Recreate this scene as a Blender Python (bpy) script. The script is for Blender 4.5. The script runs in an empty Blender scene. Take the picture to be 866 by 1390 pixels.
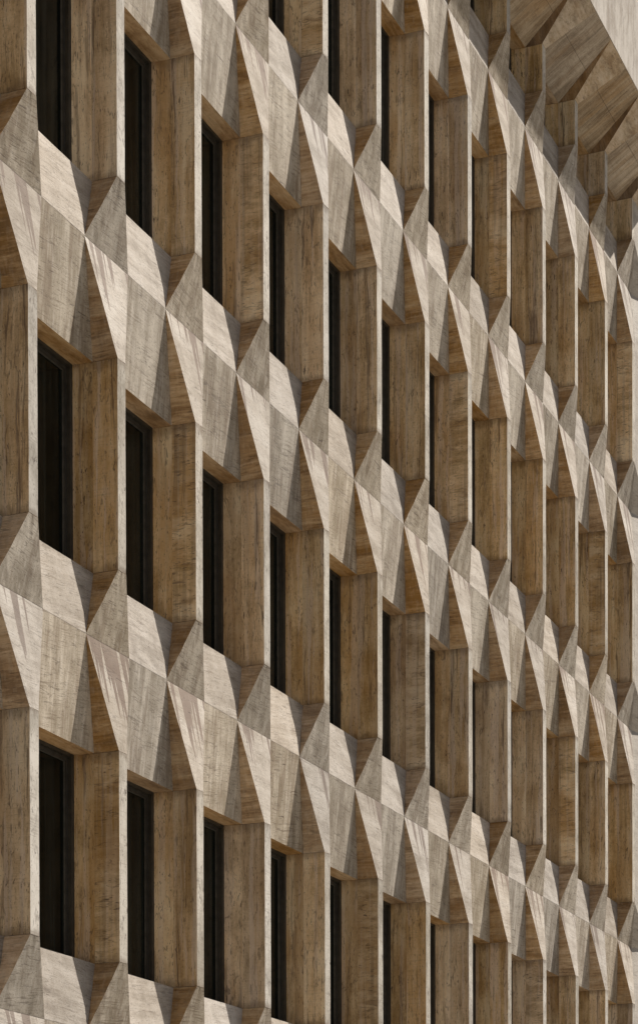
import bpy, bmesh, math, random
from mathutils import Vector, Matrix
random.seed(7)
S = bpy.context.scene
C = S.collection
R = math.radians

# ------------------------------------------------------------------ dimensions (metres)
W, H = 1.5, 3.4054            # bay width, storey height
G = 7.60                      # height of the lowest full crease line (row 0) above the street
PC = 0.3744                   # pier centre, measured from the left tip of its diamond
E_ = 0.0705                   # half width of the pier nose
A_ = 0.153                    # how far the pier nose stands out from the crease line
DC = 0.092                    # depth of the outer window rebate
DW = 0.291                    # depth of the window plane
HB = 0.618                    # spandrel rises this far above its crease
HT = 0.948                    # and falls this far below it
BL = PC - 0.0                 # left tip distance from centre
BR = 0.78 - PC                # right tip distance
XC = 0.075                    # pier half width at the rebate
XW = 0.102                    # pier half width at the window plane
TOPV = 1.25                   # top opening: head above the last crease
FD, FV = 0.769, 1.79          # cornice edge: projection, height above the last crease
N0, N1 = -2, 11               # bays
ROWS = (-1, 0, 1, 2, 3)
XEND = 17.40                  # right end of the cornice

# ------------------------------------------------------------------ node helpers
class NT:
    def __init__(s, mat):
        s.m = mat; s.t = mat.node_tree; s.n = s.t.nodes; s.l = s.t.links
    def new(s, typ, **kw):
        n = s.n.new(typ)
        for k, v in kw.items():
            if k.startswith('i_'): n.inputs[k[2:]].default_value = v
            else: setattr(n, k, v)
        return n
    def put(s, sock, v):
        if isinstance(v, (int, float)): sock.default_value = v
        elif isinstance(v, (tuple, list)): sock.default_value = v
        else: s.l.new(v, sock)
    def math(s, op, a, b=0.0, c=None, clamp=False):
        n = s.n.new('ShaderNodeMath'); n.operation = op; n.use_clamp = clamp
        s.put(n.inputs[0], a); s.put(n.inputs[1], b)
        if c is not None: s.put(n.inputs[2], c)
        return n.outputs[0]
    def vmath(s, op, a, b):
        n = s.n.new('ShaderNodeVectorMath'); n.operation = op
        s.put(n.inputs[0], a); s.put(n.inputs[1], b)
        return n.outputs[0]
    def noise(s, vec, detail=4.0, rough=0.55, scale=1.0, dist=0.0):
        n = s.n.new('ShaderNodeTexNoise')
        n.inputs['Scale'].default_value = scale; n.inputs['Detail'].default_value = detail
        n.inputs['Roughness'].default_value = rough; n.inputs['Distortion'].default_value = dist
        s.l.new(vec, n.inputs['Vector'])
        return n.outputs[0]
    def range(s, v, a, b, c=0.0, d=1.0, smooth=True):
        n = s.n.new('ShaderNodeMapRange'); n.interpolation_type = 'SMOOTHSTEP' if smooth else 'LINEAR'
        s.put(n.inputs[0], v)
        for i, x in enumerate((a, b, c, d)): n.inputs[i+1].default_value = x
        return n.outputs[0]
    def mix(s, f, a, b, blend='MIX'):
        n = s.n.new('ShaderNodeMix'); n.data_type = 'RGBA'; n.blend_type = blend
        s.put(n.inputs[0], f)
        for sock, v in ((n.inputs[6], a), (n.inputs[7], b)):
            if isinstance(v, tuple): sock.default_value = (*v, 1) if len(v) == 3 else v
            else: s.l.new(v, sock)
        return n.outputs[2]

def mat_new(name):
    m = bpy.data.materials.new(name); m.use_nodes = True
    t = NT(m); t.n.clear()
    out = t.new('ShaderNodeOutputMaterial'); b = t.new('ShaderNodeBsdfPrincipled')
    t.l.new(b.outputs[0], out.inputs[0])
    return m, t, b

def travertine(name, dark, mid, light, grain=(1, 1, 1), seed=0.0, bed=(5, 5, 70), streak=0.3,
               ochre=0.0, fingers=False, pits=0.6, warm=(0.42, 0.24, 0.085), rough=0.75, bump=0.35, line=0.24, joints=(), soot=(), gw=0.55, bands=0.0, lam=0.0, tilt=0.0, tone=0.2):
    """vein-cut travertine: grain = noise frequency per metre along x, y, z"""
    m, t, b = mat_new(name)
    tc = t.new('ShaderNodeTexCoord'); oi = t.new('ShaderNodeObjectInfo')
    rnd = oi.outputs['Random']
    base = t.new('ShaderNodeCombineXYZ')
    for i, k in enumerate((37.0, 91.0, 53.0)):
        t.put(base.inputs[i], t.math('MULTIPLY_ADD', rnd, k, seed*(i+1)))
    co = tc.outputs['Object']
    if tilt:
        vr = t.new('ShaderNodeVectorRotate', rotation_type='AXIS_ANGLE')
        vr.inputs['Axis'].default_value = (0, 1, 0)
        t.put(vr.inputs['Angle'], t.math('MULTIPLY', t.math('SUBTRACT', rnd, 0.35), tilt))
        t.l.new(co, vr.inputs['Vector']); co2 = vr.outputs[0]
    else: co2 = co
    p = t.vmath('ADD', co, base.outputs[0]); p2 = t.vmath('ADD', co2, base.outputs[0])
    # slight warp so that bands are never ruler straight
    wv = t.new('ShaderNodeTexNoise'); wv.inputs['Scale'].default_value = 2.2; wv.inputs['Detail'].default_value = 2
    t.l.new(p, wv.inputs['Vector'])
    wv2 = t.vmath('MULTIPLY', t.vmath('SUBTRACT', wv.outputs[1], (0.5, 0.5, 0.5)), (0.05, 0.05, 0.05))
    pw = t.vmath('ADD', p2, wv2)
    def aniso(f): return t.vmath('MULTIPLY', pw, tuple(f))
    g1 = t.noise(aniso(grain), 5, 0.62)
    g2 = t.noise(aniso([x*0.22 for x in grain]), 3, 0.5)
    cl = t.noise(p, 4, 0.6, scale=1.7)
    fine = t.noise(p, 6, 0.7, scale=38)
    v = t.math('MULTIPLY_ADD', g1, gw, t.math('MULTIPLY_ADD', t.noise(p, 5, 0.65, scale=6), 0.55-gw, t.math('MULTIPLY_ADD', g2, 0.6, t.math('MULTIPLY', cl, 0.5))))
    v = t.math('MULTIPLY_ADD', t.math('SUBTRACT', fine, 0.5), 0.25, v)
    f = t.range(v, 0.685, 0.965, smooth=False)
    r = t.new('ShaderNodeValToRGB'); el = r.color_ramp.elements
    el[0].position = 0.0; el[0].color = (*dark, 1); el[1].position = 1.0; el[1].color = (*light, 1)
    e = el.new(0.5); e.color = (*mid, 1)
    t.put(r.inputs[0], f); col = r.outputs[0]
    # ochre iron staining in the sheltered faces, plus bounce light painted into pier sides
    if ochre:
        o = t.noise(aniso([x*0.30 for x in grain]), 4, 0.6)
        o2 = t.noise(p, 3, 0.5, scale=0.9)
        k = t.math('MULTIPLY', t.range(t.math('MULTIPLY_ADD', o2, 0.6, t.math('MULTIPLY', o, 0.6)), 0.54, 0.70), ochre)
        col = t.mix(k, col, t.mix(0.6, col, warm), 'MIX')
        k2 = t.math('MULTIPLY', t.range(t.noise(aniso([x*0.55 for x in grain]), 5, 0.6), 0.57, 0.70), ochre*0.7)
        col = t.mix(k2, col, (0.24, 0.145, 0.065))
    # fine laminae of the bedding, broken up so that they fade in and out
    if lam:
        l1 = t.noise(t.vmath('MULTIPLY', pw, (2.6, 2.6, 95)), 3, 0.7)
        lg = t.range(t.noise(p, 3, 0.6, scale=4.5), 0.38, 0.60)
        col = t.mix(t.math('MULTIPLY', t.math('MULTIPLY', t.range(l1, 0.52, 0.62), lg), lam), col, (0.19, 0.145, 0.10))
        sp = t.noise(p, 2, 0.5, scale=85)
        col = t.mix(t.math('MULTIPLY', t.range(sp, 0.60, 0.68), lam), col, (0.16, 0.12, 0.085))
    # broad vertical bands where slabs and old water runs differ in colour
    if bands:
        bn = t.noise(t.vmath('MULTIPLY', pw, (13, 13, 0.35)), 3, 0.6)
        col = t.mix(t.math('MULTIPLY', t.range(bn, 0.53, 0.60), bands), col, t.mix(0.62, col, (0.74, 0.64, 0.56)))
        bn2 = t.noise(t.vmath('MULTIPLY', pw, (15, 15, 0.5)), 4, 0.7, dist=0.5)
        col = t.mix(t.math('MULTIPLY', t.range(bn2, 0.57, 0.66), bands), col, (0.15, 0.10, 0.065))
    # rain streaks
    if streak:
        s1 = t.noise(t.vmath('MULTIPLY', p, (17, 17, 0.45)), 4, 0.6)
        s2 = t.noise(t.vmath('MULTIPLY', p, (5, 5, 0.8)), 3, 0.5)
        k = t.math('MULTIPLY', t.range(t.math('MULTIPLY_ADD', s2, 0.5, t.math('MULTIPLY', s1, 0.7)), 0.58, 0.74), streak)
        col = t.mix(k, col, (0.22, 0.165, 0.115))
        k = t.math('MULTIPLY', t.range(t.noise(t.vmath('MULTIPLY', p, (26, 26, 0.3)), 3, 0.5), 0.54, 0.66), streak*0.8)
        col = t.mix(k, col, t.mix(0.55, col, (0.74, 0.68, 0.60)))
    # long drip stains with rounded ends hanging below the crease
    if fingers:
        sx = t.new('ShaderNodeSeparateXYZ'); t.l.new(co, sx.inputs[0])
        xx = t.math('ADD', t.math('MULTIPLY_ADD', sx.outputs[2], 0.09, sx.outputs[0]), t.math('MULTIPLY', rnd, 71.0))
        cx = t.new('ShaderNodeCombineXYZ'); t.put(cx.inputs[0], t.math('MULTIPLY', xx, 8.5)); cx.inputs[1].default_value = seed
        n1 = t.noise(cx.outputs[0], 2.0, 0.6)
        d = t.math('ADD', t.math('MULTIPLY', t.math('SUBTRACT', n1, 0.515), 4.6), sx.outputs[2])
        k = t.math('MULTIPLY', t.range(d, -0.015, 0.045), t.math('MULTIPLY_ADD', t.noise(p, 3, 0.5, scale=5), 0.5, 0.55))
        col = t.mix(k, col, (0.205, 0.150, 0.118))
    # bedding cracks and pits, elongated along the bedding
    h = None
    if pits:
        pb = t.vmath('MULTIPLY', pw, tuple(bed))
        b1 = t.noise(pb, 5, 0.7, dist=0.4)
        gate = t.range(t.noise(p, 2, 0.5, scale=3.1), 0.40, 0.62)
        k1 = t.math('MULTIPLY', t.range(b1, 0.585, 0.64), gate)
        b2 = t.noise(t.vmath('MULTIPLY', pw, tuple(x*2.7 for x in bed)), 3, 0.6)
        k2 = t.range(b2, 0.63, 0.675)
        h = t.math('MAXIMUM', k1, k2)
        # long broken bedding lines: level lines of a stretched noise
        lv = t.noise(t.vmath('MULTIPLY', pw, tuple(x*line for x in bed)), 2.5, 0.55, dist=0.25)
        ln = t.math('SUBTRACT', 1.0, t.range(t.math('ABSOLUTE', t.math('SUBTRACT', lv, 0.52)), 0.004, 0.022))
        brk = t.range(t.noise(t.vmath('MULTIPLY', p, tuple(x*0.5 for x in bed)), 4, 0.75, dist=1.0), 0.45, 0.53)
        ln = t.math('MULTIPLY', t.math('MULTIPLY', ln, brk), t.range(t.noise(p, 3, 0.6, scale=2.9), 0.41, 0.52))
        h = t.math('MAXIMUM', h, t.math('MULTIPLY', ln, 0.62))
        col = t.mix(t.math('MULTIPLY', h, pits), col, (0.085, 0.060, 0.045))
    for zc, wd_ in soot:
        ss = t.new('ShaderNodeSeparateXYZ'); t.l.new(co, ss.inputs[0])
        ds = t.math('ABSOLUTE', t.math('SUBTRACT', ss.outputs[2], zc))
        ds = t.math('MULTIPLY_ADD', t.math('SUBTRACT', t.noise(t.vmath('MULTIPLY', p, (9, 9, 3)), 4, 0.65), 0.42), -wd_*3.2, ds)
        col = t.mix(t.range(ds, -wd_*0.2, wd_, 0.5, 0.0), col, (0.13, 0.085, 0.05))
    for ax, pos in joints:
        sj = t.new('ShaderNodeSeparateXYZ'); t.l.new(co, sj.inputs[0])
        wv3 = t.math('MULTIPLY', t.math('SUBTRACT', t.noise(p, 2, 0.5, scale=9), 0.5), 0.006)
        dj = t.math('ABSOLUTE', t.math('ADD', t.math('SUBTRACT', sj.outputs[ax], pos), wv3))
        col = t.mix(t.range(dj, 0.002, 0.006, 0.5, 0.0), col, (0.05, 0.036, 0.027))
    # tone from slab to slab
    tn = t.new('ShaderNodeHueSaturation')
    w2 = t.math('FRACT', t.math('MULTIPLY_ADD', rnd, 17.31, seed*0.37))
    t.put(tn.inputs['Value'], t.math('MULTIPLY_ADD', w2, tone, 1.0 - tone*0.5))
    t.put(tn.inputs['Saturation'], t.math('MULTIPLY_ADD', t.math('FRACT', t.math('MULTIPLY', rnd, 7.77)), 0.35, 0.82))
    t.l.new(col, tn.inputs['Color']); col = tn.outputs[0]
    t.l.new(col, b.inputs['Base Color'])
    b.inputs['Roughness'].default_value = rough
    b.inputs['Specular IOR Level'].default_value = 0.25
    bp = t.new('ShaderNodeBump'); bp.inputs['Strength'].default_value = bump; bp.inputs['Distance'].default_value = 0.004
    hh = t.math('MULTIPLY_ADD', g1, 0.35, t.math('MULTIPLY', fine, 0.5))
    if h is not None: hh = t.math('SUBTRACT', hh, t.math('MULTIPLY', h, 0.8))
    t.put(bp.inputs['Height'], hh); t.l.new(bp.outputs[0], b.inputs['Normal'])
    return m

B_D, B_M, B_L = (0.33, 0.285, 0.235), (0.455, 0.405, 0.345), (0.54, 0.49, 0.43)
G_D, G_M, G_L = (0.31, 0.262, 0.197), (0.44, 0.385, 0.308), (0.57, 0.51, 0.42)
O_D, O_M, O_L = (0.45, 0.325, 0.175), (0.73, 0.565, 0.36), (0.85, 0.72, 0.52)  # pier sides: stained stone, with warm bounce between the piers put into the colour
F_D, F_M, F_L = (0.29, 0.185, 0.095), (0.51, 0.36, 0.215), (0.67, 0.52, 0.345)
M = {}
M['upper']  = travertine('travertine_spandrel_upper', B_D, B_M, B_L, grain=(4, 4, 40), bed=(6, 6, 60), gw=0.22, lam=0.42, seed=1.3, streak=0.10, pits=0.6, tilt=0.26, tone=0.3, joints=((2, 0.0),))
M['lower']  = travertine('travertine_spandrel_lower', G_D, G_M, G_L, grain=(34, 34, 2.2), bed=(5, 5, 55), gw=0.18, lam=0.62, seed=2.9, streak=0.55, pits=0.7, tilt=0.26, tone=0.3, joints=((2, 0.0),))
M['nup']    = travertine('travertine_block_upper', G_D, G_M, G_L, grain=(28, 28, 3), bed=(5, 5, 60), gw=0.18, lam=0.62, seed=4.1, streak=0.5, pits=0.7, tilt=0.3, tone=0.3, joints=((2, 0.0),))
M['nlow']   = travertine('travertine_block_lower', (0.37, 0.32, 0.262), (0.50, 0.445, 0.378), (0.58, 0.53, 0.465), grain=(5, 5, 24), bed=(6, 6, 50), gw=0.22, lam=0.40, seed=5.7, streak=0.08, fingers=True, pits=0.55, tone=0.25, joints=((2, 0.0),))
M['nose']   = travertine('travertine_pier_nose', (0.36, 0.325, 0.27), (0.52, 0.48, 0.415), (0.63, 0.59, 0.52), grain=(9, 9, 5), bed=(26, 26, 9), seed=6.3, streak=0.2, pits=0.75, tone=0.25, lam=0.3, soot=((0.0, 0.05), (1.84, 0.07)))
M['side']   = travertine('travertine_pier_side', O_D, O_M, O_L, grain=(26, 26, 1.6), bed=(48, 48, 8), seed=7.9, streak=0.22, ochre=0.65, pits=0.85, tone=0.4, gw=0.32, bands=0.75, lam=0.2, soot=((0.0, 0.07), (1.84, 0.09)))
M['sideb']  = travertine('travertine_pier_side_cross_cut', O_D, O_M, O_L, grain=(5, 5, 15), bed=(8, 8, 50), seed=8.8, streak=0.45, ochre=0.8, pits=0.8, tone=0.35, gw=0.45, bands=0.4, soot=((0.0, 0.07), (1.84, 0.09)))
M['inner']  = travertine('travertine_inner_reveal', (0.42, 0.30, 0.16), (0.69, 0.53, 0.33), (0.82, 0.69, 0.48), grain=(22, 22, 2.2), bed=(40, 40, 10), seed=17.2, streak=0.2, ochre=0.9, pits=0.85, tone=0.35, gw=0.34, bands=0.55, soot=((0.0, 0.08), (1.84, 0.10)))  # reveal colour also holds stain and painted warm bounce light
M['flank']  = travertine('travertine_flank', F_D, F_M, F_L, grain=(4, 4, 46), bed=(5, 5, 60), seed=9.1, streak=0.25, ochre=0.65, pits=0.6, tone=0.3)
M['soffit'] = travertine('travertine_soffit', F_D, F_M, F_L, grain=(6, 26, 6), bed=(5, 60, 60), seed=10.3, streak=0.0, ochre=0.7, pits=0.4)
M['plain']  = travertine('travertine_wall', (0.44, 0.395, 0.34), (0.53, 0.48, 0.415), (0.60, 0.55, 0.48), grain=(5, 5, 30), bed=(8, 8, 50), seed=11.9, streak=0.06, pits=0.5, gw=0.25, lam=0.3)
M['fascia'] = travertine('travertine_fascia', B_D, (0.50, 0.455, 0.40), (0.58, 0.54, 0.485), grain=(9, 9, 2.5), bed=(30, 30, 7), seed=12.7, streak=0.2, pits=0.45)

def simple(name, col, rough=0.5, metal=0.0, spec=0.5, nz=None):
    m, t, b = mat_new(name)
    tc = t.new('ShaderNodeTexCoord')
    n = t.noise(tc.outputs['Object'], 4, 0.6, scale=nz or 12)
    c = t.mix(t.range(n, 0.35, 0.65), tuple(x*0.8 for x in col), tuple(min(1, x*1.2) for x in col))
    t.l.new(c, b.inputs['Base Color'])
    b.inputs['Roughness'].default_value = rough; b.inputs['Metallic'].default_value = metal
    b.inputs['Specular IOR Level'].default_value = spec
    return m
M['mortar'] = simple('joint_mortar', (0.10, 0.085, 0.07), 0.9, spec=0.1)
M['frame'] = simple('bronze_frame', (0.045, 0.042, 0.036), 0.5, spec=0.3)
M['bead'] = simple('aluminium_glazing_bead', (0.085, 0.083, 0.075), 0.45, spec=0.4)
M['ground'] = simple('street_asphalt', (0.11, 0.10, 0.09), 0.9, spec=0.2, nz=3)
M['pave'] = simple('pavement_stone', (0.30, 0.27, 0.225), 0.85, spec=0.2, nz=2)
M['kerb'] = simple('kerb_granite', (0.28, 0.27, 0.25), 0.8, spec=0.2)
# tinted glass with the faint folds of a curtain behind it
m, t, b = mat_new('tinted_glass')
tc = t.new('ShaderNodeTexCoord'); oi = t.new('ShaderNodeObjectInfo')
bb = t.new('ShaderNodeCombineXYZ'); t.put(bb.inputs[0], t.math('MULTIPLY', oi.outputs['Random'], 40))
pv = t.vmath('ADD', tc.outputs['Object'], bb.outputs[0])
n = t.noise(t.vmath('MULTIPLY', pv, (14, 14, 0.25)), 3, 0.5)
c = t.mix(t.range(n, 0.4, 0.7), (0.004, 0.006, 0.005), (0.017, 0.021, 0.018))
t.l.new(c, b.inputs['Base Color']); b.inputs['Roughness'].default_value = 0.12; b.inputs['IOR'].default_value = 1.5
b.inputs['Specular IOR Level'].default_value = 0.16
M['glass'] = m

# ------------------------------------------------------------------ mesh helpers
def P3(x, v, d): return Vector((x, -d, v))       # x along wall, v up, d outwards (outwards is -Y)

def wob(p, amp=0.0012):
    def h(a): 
        s = math.sin(a)*43758.5453
        return (s - math.floor(s))*2-1
    k = p.x*12.9898+p.y*78.233+p.z*37.719
    return Vector((h(k), h(k+1.7), h(k+3.1)))*amp

def mesh(name, faces, cuts=0, jit=0.0018):
    """faces: list of (points, material). Shared points are welded."""
    mats = []
    bm = bmesh.new(); vs = {}
    for pts, mt in faces:
        if mt not in mats: mats.append(mt)
        k = []
        for p in pts:
            key = (round(p.x, 5), round(p.y, 5), round(p.z, 5))
            if key not in vs: vs[key] = bm.verts.new(p)
            if vs[key] not in k: k.append(vs[key])
        if len(k) < 3: continue
        try: f = bm.faces.new(k)
        except ValueError: continue
        f.material_index = mats.index(mt)
    bmesh.ops.recalc_face_normals(bm, faces=bm.faces)
    if cuts:
        bmesh.ops.subdivide_edges(bm, edges=bm.edges[:], cuts=cuts, use_grid_fill=True)
        for v in bm.verts: v.co += wob(v.co, jit)
        bmesh.ops.triangulate(bm, faces=bm.faces[:])
    me = bpy.data.meshes.new(name); bm.to_mesh(me); bm.free()
    for mt in mats: me.materials.append(M[mt])
    return me

def box_faces(x0, x1, y0, y1, z0, z1, mt):
    v = [Vector((x, y, z)) for x in (x0, x1) for y in (y0, y1) for z in (z0, z1)]
    q = [(0, 1, 3, 2), (4, 6, 7, 5), (0, 4, 5, 1), (2, 3, 7, 6), (0, 2, 6, 4), (1, 5, 7, 3)]
    return [([v[i] for i in f], mt) for f in q]

def obj(name, me, parent=None, loc=(0, 0, 0)):
    o = bpy.data.objects.new(name, me); C.objects.link(o)
    o.parent = parent; o.location = loc
    return o
def structure(o): o['kind'] = 'structure'; return o

def rings(sections, mats_side, cap):
    """loft closed rings; mats_side[i] = material of side i"""
    fs = []
    for a, b in zip(sections[:-1], sections[1:]):
        n = len(a)
        for i in range(n):
            j = (i+1) % n
            fs.append(([a[i], a[j], b[j], b[i]], mats_side[i]))
    fs.append((sections[0][::-1], cap)); fs.append((sections[-1], cap))
    return fs

# ------------------------------------------------------------------ pier shaft (origin at the pier centre, foot of the shaft)
def pier_mesh(h, name, sd='side'):
    YB = 0.42
    def ring(z, k=0.0):
        return [P3(-XW+k, z, -YB), P3(-XW+k, z, -DW), P3(-XC+k, z, -DC), P3(-E_+k, z, A_-k), P3(E_-k, z, A_-k),
                P3(XC-k, z, -DC), P3(XW-k, z, -DW), P3(XW-k, z, -YB)]
    g = 0.0035; k = 0.006
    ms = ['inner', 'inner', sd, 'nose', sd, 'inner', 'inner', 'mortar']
    secs = []
    n = max(2, int(h/0.16))
    jr = [ring(0, k), ring(g, k)]
    fs = []
    for i in range(8): fs.append(([jr[0][i], jr[0][(i+1) % 8], jr[1][(i+1) % 8], jr[1][i]], 'mortar'))
    jt = [ring(h-g, k), ring(h, k)]
    for i in range(8): fs.append(([jt[0][i], jt[0][(i+1) % 8], jt[1][(i+1) % 8], jt[1][i]], 'mortar'))
    for q in range(n+1):
        z = g + (h-2*g)*q/n
        rg = ring(z)
        secs.append([p + (wob(p, 0.0011) if 0 < q < n else Vector()) for p in rg])
    fs += rings(secs, ms, sd)
    return mesh(name, fs)

# ------------------------------------------------------------------ diamond block where pier and spandrels meet (origin: pier centre on the crease)
def block_mesh(name, right=True):
    A = P3(-BL, 0, 0); B = P3(BR, 0, 0)
    bL, bR = P3(-E_, HB, A_), P3(E_, HB, A_)
    tL, tR = P3(-E_, -HT, A_), P3(E_, -HT, A_)
    cbL, cbR = P3(-XC, HB, -DC), P3(XC, HB, -DC)
    ctL, ctR = P3(-XC, -HT, -DC), P3(XC, -HT, -DC)
    wbL, wbR = P3(-XC, HB, -0.42), P3(XC, HB, -0.42)
    wtL, wtR = P3(-XC, -HT, -0.42), P3(XC, -HT, -0.42)
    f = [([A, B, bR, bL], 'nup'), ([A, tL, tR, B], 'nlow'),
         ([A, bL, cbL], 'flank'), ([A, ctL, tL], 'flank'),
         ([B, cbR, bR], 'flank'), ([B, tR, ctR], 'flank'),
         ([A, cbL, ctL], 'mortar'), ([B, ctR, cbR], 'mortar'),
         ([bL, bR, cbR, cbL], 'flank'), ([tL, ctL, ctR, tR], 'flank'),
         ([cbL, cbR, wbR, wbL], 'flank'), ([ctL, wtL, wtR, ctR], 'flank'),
         ([cbL, wbL, wtL, ctL], 'mortar'), ([cbR, ctR, wtR, wbR], 'mortar'), ([wbL, wbR, wtR, wtL], 'mortar')]
    return mesh(name, f, cuts=7)

# ------------------------------------------------------------------ spandrel panel (origin: window centre on the crease)
WH = W/2
def spandrel_mesh(name):
    xl, xr = -(WH - BR), (WH - BL)
    cl, cr = -(WH - XC), (WH - XC)
    Bp, Ap = P3(xl, 0, 0), P3(xr, 0, 0)
    ul, ur = P3(cl, HB, -DC), P3(cr, HB, -DC)
    ll, lr = P3(cl, -HT, -DC), P3(cr, -HT, -DC)
    sl, sr = P3(cl, HB+0.012, -0.42), P3(cr, HB+0.012, -0.42)
    hl, hr = P3(cl, -HT-0.004, -0.42), P3(cr, -HT-0.004, -0.42)
    f = [([Bp, Ap, ur, ul], 'upper'), ([Bp, ll, lr, Ap], 'lower'),
         ([ul, ur, sr, sl], 'upper'), ([ll, hl, hr, lr], 'soffit'),
         ([sl, sr, hr, hl], 'mortar'),
         ([Bp, ul, ll], 'mortar'), ([Ap, lr, ur], 'mortar'),
         ([ul, sl, hl, ll], 'mortar'), ([ur, lr, hr, sr], 'mortar')]
    return mesh(name, f, cuts=7)

# ------------------------------------------------------------------ window: bronze frame and tinted pane (origin: window centre, sill)
def frame_faces(w, z0, z1, t, y0, y1, mt='frame'):
    fs = []
    fs += box_faces(-w, -w+t, y0, y1, z0, z1, mt)
    fs += box_faces(w-t, w, y0, y1, z0, z1, mt)
    fs += box_faces(-w+t, w-t, y0, y1, z1-t, z1, mt)
    fs += box_faces(-w+t, w-t, y0, y1, z0, z0+t, mt)
    return fs
def raw(name, fs):
    me = bpy.data.meshes.new(name); vs = []; fc = []; mi = []; mats = []
    for pts, mt in fs:
        if mt not in mats: mats.append(mt)
        k = len(vs); vs += [tuple(p) for p in pts]; fc.append(tuple(range(k, k+len(pts)))); mi.append(mats.index(mt))
    me.from_pydata(vs, [], fc)
    for p, i in zip(me.polygons, mi): p.material_index = i
    for mt in mats: me.materials.append(M[mt])
    bm = bmesh.new(); bm.from_mesh(me); bmesh.ops.remove_doubles(bm, verts=bm.verts, dist=1e-6)
    bmesh.ops.recalc_face_normals(bm, faces=bm.faces); bm.to_mesh(me); bm.free()
    return me
def window_meshes(h):
    w = WH - XW + 0.004
    fs = frame_faces(w, -0.01, h+0.02, 0.052, DW-0.012, 0.40)
    fs += frame_faces(w-0.053, 0.043, h-0.033, 0.034, DW+0.022, 0.40)
    fs += frame_faces(w-0.085, 0.075, h-0.065, 0.007, DW+0.030, 0.38, 'bead')
    fr = raw('window_frame_mesh', fs)
    pn = raw('pane_mesh', box_faces(-w+0.08, w-0.08, DW+0.045, DW+0.060, 0.07, h-0.06, 'glass'))
    return fr, pn

# ------------------------------------------------------------------ the building
building = bpy.data.objects.new('office_building', None); C.objects.link(building)
building['label'] = 'travertine clad office building with faceted spandrels, slender piers and recessed dark windows'
building['category'] = 'building'

def kid(src, loc, name=None, parent=None):
    o = src.copy(); C.objects.link(o); o.parent = parent or building; o.location = loc
    return o
def jt(k=0.0012): return random.uniform(-k, k)

SH = H - HT - HB
first = {}
def place(key, name, maker, loc, jitter=0.0012):
    loc = (loc[0]+jt(jitter), loc[1]+jt(jitter), loc[2])
    if key not in first:
        first[key] = obj(name, maker(), building, loc); return first[key]
    return kid(first[key], loc)

TH = TOPV - HB
for n in range(N0, N1+1):
    xp = n*W + PC; xw = xp - WH
    for k in ROWS:
        z = G + k*H
        place('block', 'pier_block', lambda: block_mesh('pier_block_mesh'), (xp, 0, z))
        place('spandrel', 'spandrel', lambda: spandrel_mesh('spandrel_mesh'), (xw, 0, z))
        if k < 3:
            cross = (n*5 + k*3) % 4 == 1
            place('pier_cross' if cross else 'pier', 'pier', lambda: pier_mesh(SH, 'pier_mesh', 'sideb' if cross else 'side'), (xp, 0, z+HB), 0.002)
        else: place('pier_top', 'pier', lambda: pier_mesh(TH, 'top_pier_mesh'), (xp, 0, z+HB))
        key = 'win' if k < 3 else 'win_top'
        if key not in first:
            fr, pn = window_meshes(SH if k < 3 else TH)
            wo = obj('window', fr, building, (xw, 0, z+HB)); first[key] = wo
            pa = obj('pane', pn, wo); first[key+'p'] = pa
        else:
            wo = kid(first[key], (xw, 0, z+HB)); kid(first[key+'p'], (0, 0, 0), parent=wo)

# dark core behind the cladding, roof included
ZB, ZT = G - H - HT, G + 3*H + FV + 2.5
X0, X1 = N0*W + PC - WH - 0.70, 24.0
core = obj('core_wall', raw('core_mesh', box_faces(X0, X1, 0.421, 11.0, 0.0, ZT-0.15, 'mortar')), building)

# plinth below the lowest spandrels
ft = [([P3(X0, 0.0, 0.16), P3(X1, 0.0, 0.16), P3(X1, ZB-0.004, 0.16), P3(X0, ZB-0.004, 0.16)], 'plain')]
obj('plinth', raw('plinth_mesh', box_faces(X0, 16.9445, -0.16, 0.42, 0.0, ZB-0.004, 'plain')), building)

# flat end wall, flush with the pier noses, notched round each diamond
def end_wall():
    xs = N1*W + PC + E_; xe = N1*W + 1.30; xB = N1*W + PC + BR
    f = []
    f.append(([P3(xs, 0, A_), P3(xe, 0, A_), P3(xe, ZB, A_), P3(xs, ZB, A_)], 'plain'))
    for k in ROWS:
        z = G+k*H
        Ep = P3(xe, z, A_); Bp = P3(xB, z, 0)
        bR_, tR_ = P3(xs, z+HB, A_), P3(xs, z-HT, A_)
        f.append(([bR_, Ep, Bp], 'plain')); f.append(([Bp, Ep, tR_], 'plain'))
        f.append(([bR_, P3(xe, z+HB, A_), Ep], 'plain')); f.append(([tR_, Ep, P3(xe, z-HT, A_)], 'plain'))
        top = z + (SH+HB if k < 3 else TOPV+0.02)
        f.append(([bR_, P3(xs, top, A_), P3(xe, top, A_), P3(xe, z+HB, A_)], 'plain'))
    zt = G+3*H+TOPV+0.02
    zs = [0, ZB] + sum([[G+k*H-HT, G+k*H, G+k*H+HB] for k in ROWS], []) + [zt]
    for a, b_ in zip(zs[:-1], zs[1:]):
        if b_ - a < 1e-4: continue
        f.append(([P3(xe, a, A_), P3(X1, a, A_), P3(X1, b_, A_), P3(xe, b_, A_)], 'plain'))
    f.append(([P3(X1, 0, A_), P3(X1, 0, -0.42), P3(X1, zt, -0.42), P3(X1, zt, A_)], 'plain'))
    f.append(([P3(xs, 0, A_), P3(xs, 0, -0.42), P3(xs, ZB, -0.42), P3(xs, ZB, A_)], 'plain'))
    return mesh('end_wall_mesh', f)
obj('end_wall', end_wall(), building)

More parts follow.
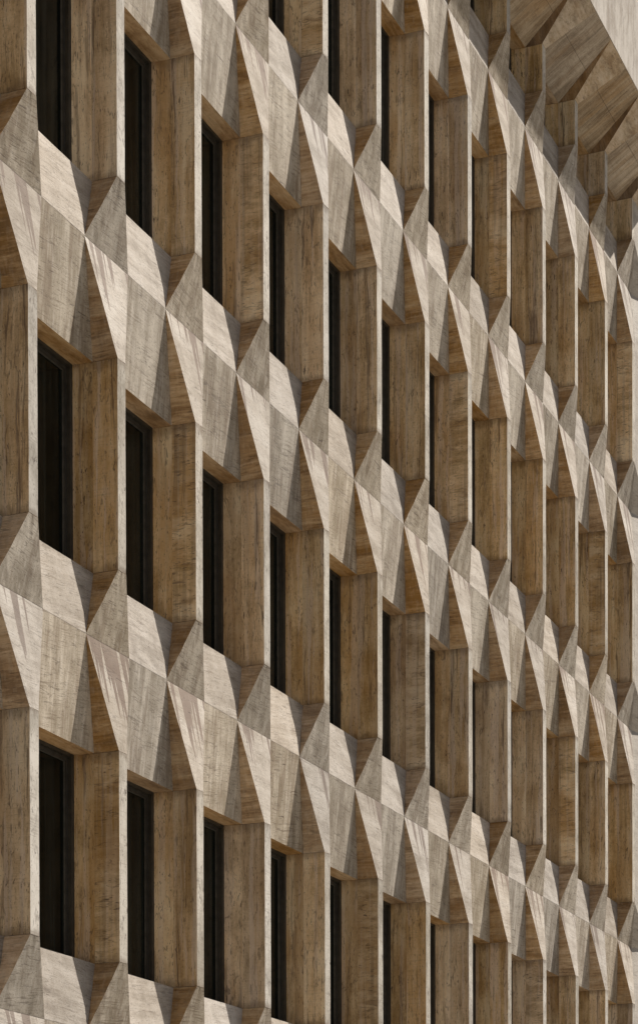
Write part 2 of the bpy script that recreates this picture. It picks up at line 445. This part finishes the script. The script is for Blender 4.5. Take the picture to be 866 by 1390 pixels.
# ------------------------------------------------------------------ cornice: coffered soffit of folded slabs under a tall fascia
M['cbig'] = travertine('travertine_coffer', (0.27, 0.21, 0.145), (0.43, 0.355, 0.265), (0.56, 0.48, 0.375), gw=0.35, lam=0.35, grain=(34, 3, 3), bed=(60, 6, 6), seed=14.1, streak=0.0, ochre=0.45, pits=0.6, joints=((1, -0.36), (0, 0.02)))
M['ctri'] = travertine('travertine_coffer_rib', (0.33, 0.265, 0.195), (0.51, 0.43, 0.33), (0.63, 0.55, 0.45), grain=(8, 24, 24), bed=(9, 40, 40), seed=15.1, streak=0.0, ochre=0.3, pits=0.6)
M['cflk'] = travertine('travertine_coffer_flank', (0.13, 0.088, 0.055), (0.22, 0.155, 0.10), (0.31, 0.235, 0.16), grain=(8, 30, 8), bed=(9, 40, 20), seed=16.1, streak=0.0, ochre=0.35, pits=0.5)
zt, zf = G+3*H+TOPV, G+3*H+FV
def coffer_rib():
    # origin: pier centre, head of the pier. Rib fans out from the pier nose to the fascia
    dz = FV-TOPV
    bL, bR = P3(-E_, 0, A_), P3(E_, 0, A_); L, Rr = P3(-BL, dz, FD), P3(BR-0.01, dz, FD)
    cL, cR = P3(-XC, 0, -DC), P3(XC, 0, -DC); kL, kR = P3(-XC, 0, -0.42), P3(XC, 0, -0.42)
    u = [P3(-BL, dz+0.1, FD-0.03), P3(BR-0.01, dz+0.1, FD-0.03), P3(XC, 0.3, -0.42), P3(-XC, 0.3, -0.42)]
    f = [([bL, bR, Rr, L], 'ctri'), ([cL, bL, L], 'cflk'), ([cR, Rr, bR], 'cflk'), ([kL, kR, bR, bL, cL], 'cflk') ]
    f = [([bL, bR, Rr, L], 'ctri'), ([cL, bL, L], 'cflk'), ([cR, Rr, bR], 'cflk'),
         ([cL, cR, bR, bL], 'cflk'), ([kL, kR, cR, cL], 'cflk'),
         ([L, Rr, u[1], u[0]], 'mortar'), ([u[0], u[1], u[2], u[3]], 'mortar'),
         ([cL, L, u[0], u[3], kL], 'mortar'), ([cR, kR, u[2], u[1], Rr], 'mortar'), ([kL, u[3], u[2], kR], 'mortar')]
    return mesh('cornice_rib_mesh', f, cuts=3)
def coffer_slab():
    dz = FV-TOPV
    cl, cr = -(WH-XC), WH-XC; xl, xr = -(WH-BR+0.0), WH-BL
    cL, cR = P3(cl, 0, -DC), P3(cr, 0, -DC); L, Rr = P3(xl, dz, FD), P3(xr, dz, FD)
    kL, kR = P3(cl, 0, -0.42), P3(cr, 0, -0.42)
    u = [P3(xl, dz+0.1, FD-0.03), P3(xr, dz+0.1, FD-0.03), P3(cr, 0.3, -0.42), P3(cl, 0.3, -0.42)]
    f = [([cL, cR, Rr, L], 'cbig'), ([kL, kR, cR, cL], 'soffit'), ([L, Rr, u[1], u[0]], 'mortar'),
         ([u[0], u[1], u[2], u[3]], 'mortar'), ([cL, L, u[0], u[3], kL], 'mortar'),
         ([cR, kR, u[2], u[1], Rr], 'mortar'), ([kL, u[3], u[2], kR], 'mortar')]
    return mesh('cornice_slab_mesh', f, cuts=3)
cornice = obj('cornice', raw('cornice_mesh', box_faces(X0, XEND, -(FD-0.03), 0.42, zf+0.11, zf+0.35, 'mortar')), building)
fr_ = fs_ = None
for n in range(N0, N1+1):
    xp = n*W+PC
    if fr_ is None: fr_ = obj('coffer_rib', coffer_rib(), cornice, (xp, 0, zt)); fs_ = obj('coffer_slab', coffer_slab(), cornice, (xp-WH, 0, zt))
    else: kid(fr_, (xp, jt(), zt), parent=cornice); kid(fs_, (xp-WH, jt(), zt), parent=cornice)
# closing slab above the end wall
xs = N1*W+PC+E_
e_f = [([P3(xs, zt, A_), P3(XEND, zt, A_), P3(XEND, zf, FD), P3(N1*W+PC+BR-0.01, zf, FD)], 'ctri'),
       ([P3(XEND, zt, A_), P3(XEND, zt, -0.42), P3(XEND, zf+0.1, -0.42), P3(XEND, zf+0.1, FD-0.03), P3(XEND, zf, FD)], 'plain')]
obj('coffer_slab', raw('cornice_end_mesh', e_f), cornice)
# fascia: slabs with fine joints, a small proud edge
fsc = []
x = X0
i = 0
while x < XEND:
    x2 = min(x + 3.0, XEND)
    fsc += box_faces(x+0.002, x2-0.002, -(FD+0.005 + (i % 3)*0.001), -(FD-0.03), zf-0.004, ZT, 'fascia')
    x = x2; i += 1
obj('fascia', raw('fascia_mesh', fsc), cornice)
obj('roof', raw('roof_mesh', box_faces(X0, XEND-0.004, -(FD-0.035), 11.0, ZT-0.149, ZT-0.02, 'plain') + box_faces(XEND, X1, -A_, 11.0, ZT-0.149, ZT-0.02, 'plain')), building)
obj('upper_end_wall', raw('upper_end_mesh', box_faces(XEND+0.004, X1, -A_, 0.42, zt+0.021, ZT-0.151, 'plain')), building)

# ------------------------------------------------------------------ ground
def sheet(name, x0, x1, y0, y1, z, mt):
    return raw(name, [([Vector((x0, y0, z)), Vector((x1, y0, z)), Vector((x1, y1, z)), Vector((x0, y1, z))], mt)])
structure(obj('ground', sheet('ground_mesh', -3000, 3000, -3000, 3000, -0.13, 'pave')))
structure(obj('road', sheet('road_mesh', -3000, 3000, -34.0, -24.0, -0.126, 'ground')))
structure(obj('pavement', raw('pavement_mesh', box_faces(-200, 300, -23.8, 0.0, -0.12, 0.0, 'pave'))))
structure(obj('kerb', raw('kerb_mesh', box_faces(-200, 300, -24.0, -23.803, -0.12, 0.003, 'kerb'))))

# ------------------------------------------------------------------ light
sd = Vector((1.6115, -1.0, 2.237)).normalized()
sun = bpy.data.lights.new('sun', 'SUN'); so = bpy.data.objects.new('sun', sun); C.objects.link(so)
sun.energy = 5.0; sun.angle = R(0.53); sun.color = (1.0, 0.93, 0.84)
so.rotation_euler = sd.to_track_quat('Z', 'Y').to_euler()
so.location = (10, -20, 30)
wd = bpy.data.worlds.new('World'); S.world = wd; wd.use_nodes = True
nt = wd.node_tree; bg = nt.nodes['Background']
sk = nt.nodes.new('ShaderNodeTexSky'); sk.sky_type = 'NISHITA'; sk.sun_disc = False
sk.sun_elevation = math.asin(sd.z); sk.sun_rotation = math.atan2(sd.x, sd.y)
sk.air_density = 1.0; sk.dust_density = 1.5; sk.ozone_density = 1.0
nt.links.new(sk.outputs[0], bg.inputs[0]); bg.inputs[1].default_value = 0.038

# ------------------------------------------------------------------ camera
cam = bpy.data.cameras.new('camera'); co = bpy.data.objects.new('camera', cam); C.objects.link(co)
F, th, pt, ro, sy, p, m0, z0 = 3020.454, R(23.5613), R(-0.7208), R(0.1297), 1147.45, 9.5116, 16.8352, 5.995
cth, sth = math.cos(th), math.sin(th)
fwd0 = Vector((cth, sth, 0)); right0 = Vector((sth, -cth, 0)); up0 = Vector((0, 0, 1))
fwd = fwd0*math.cos(pt) + up0*math.sin(pt); up1 = up0*math.cos(pt) - fwd0*math.sin(pt)
right = right0*math.cos(ro) - up1*math.sin(ro); up = up1*math.cos(ro) + right0*math.sin(ro)
mw = Matrix((right, up, -fwd)).transposed().to_4x4()
mw.translation = Vector((-m0, -p, G - z0))
co.matrix_world = mw
cam.sensor_fit = 'VERTICAL'; cam.sensor_height = 36; cam.sensor_width = 36
cam.lens = F/1390*36; cam.shift_y = sy/1390
cam.clip_start = 0.1; cam.clip_end = 8000
S.camera = co
S.render.engine = 'CYCLES'
S.view_settings.view_transform = 'Standard'; S.view_settings.look = 'None'
S.view_settings.gamma = 1; S.view_settings.use_curve_mapping = False
S.view_settings.exposure = 0.29
S.cycles.max_bounces = 8; S.cycles.diffuse_bounces = 5
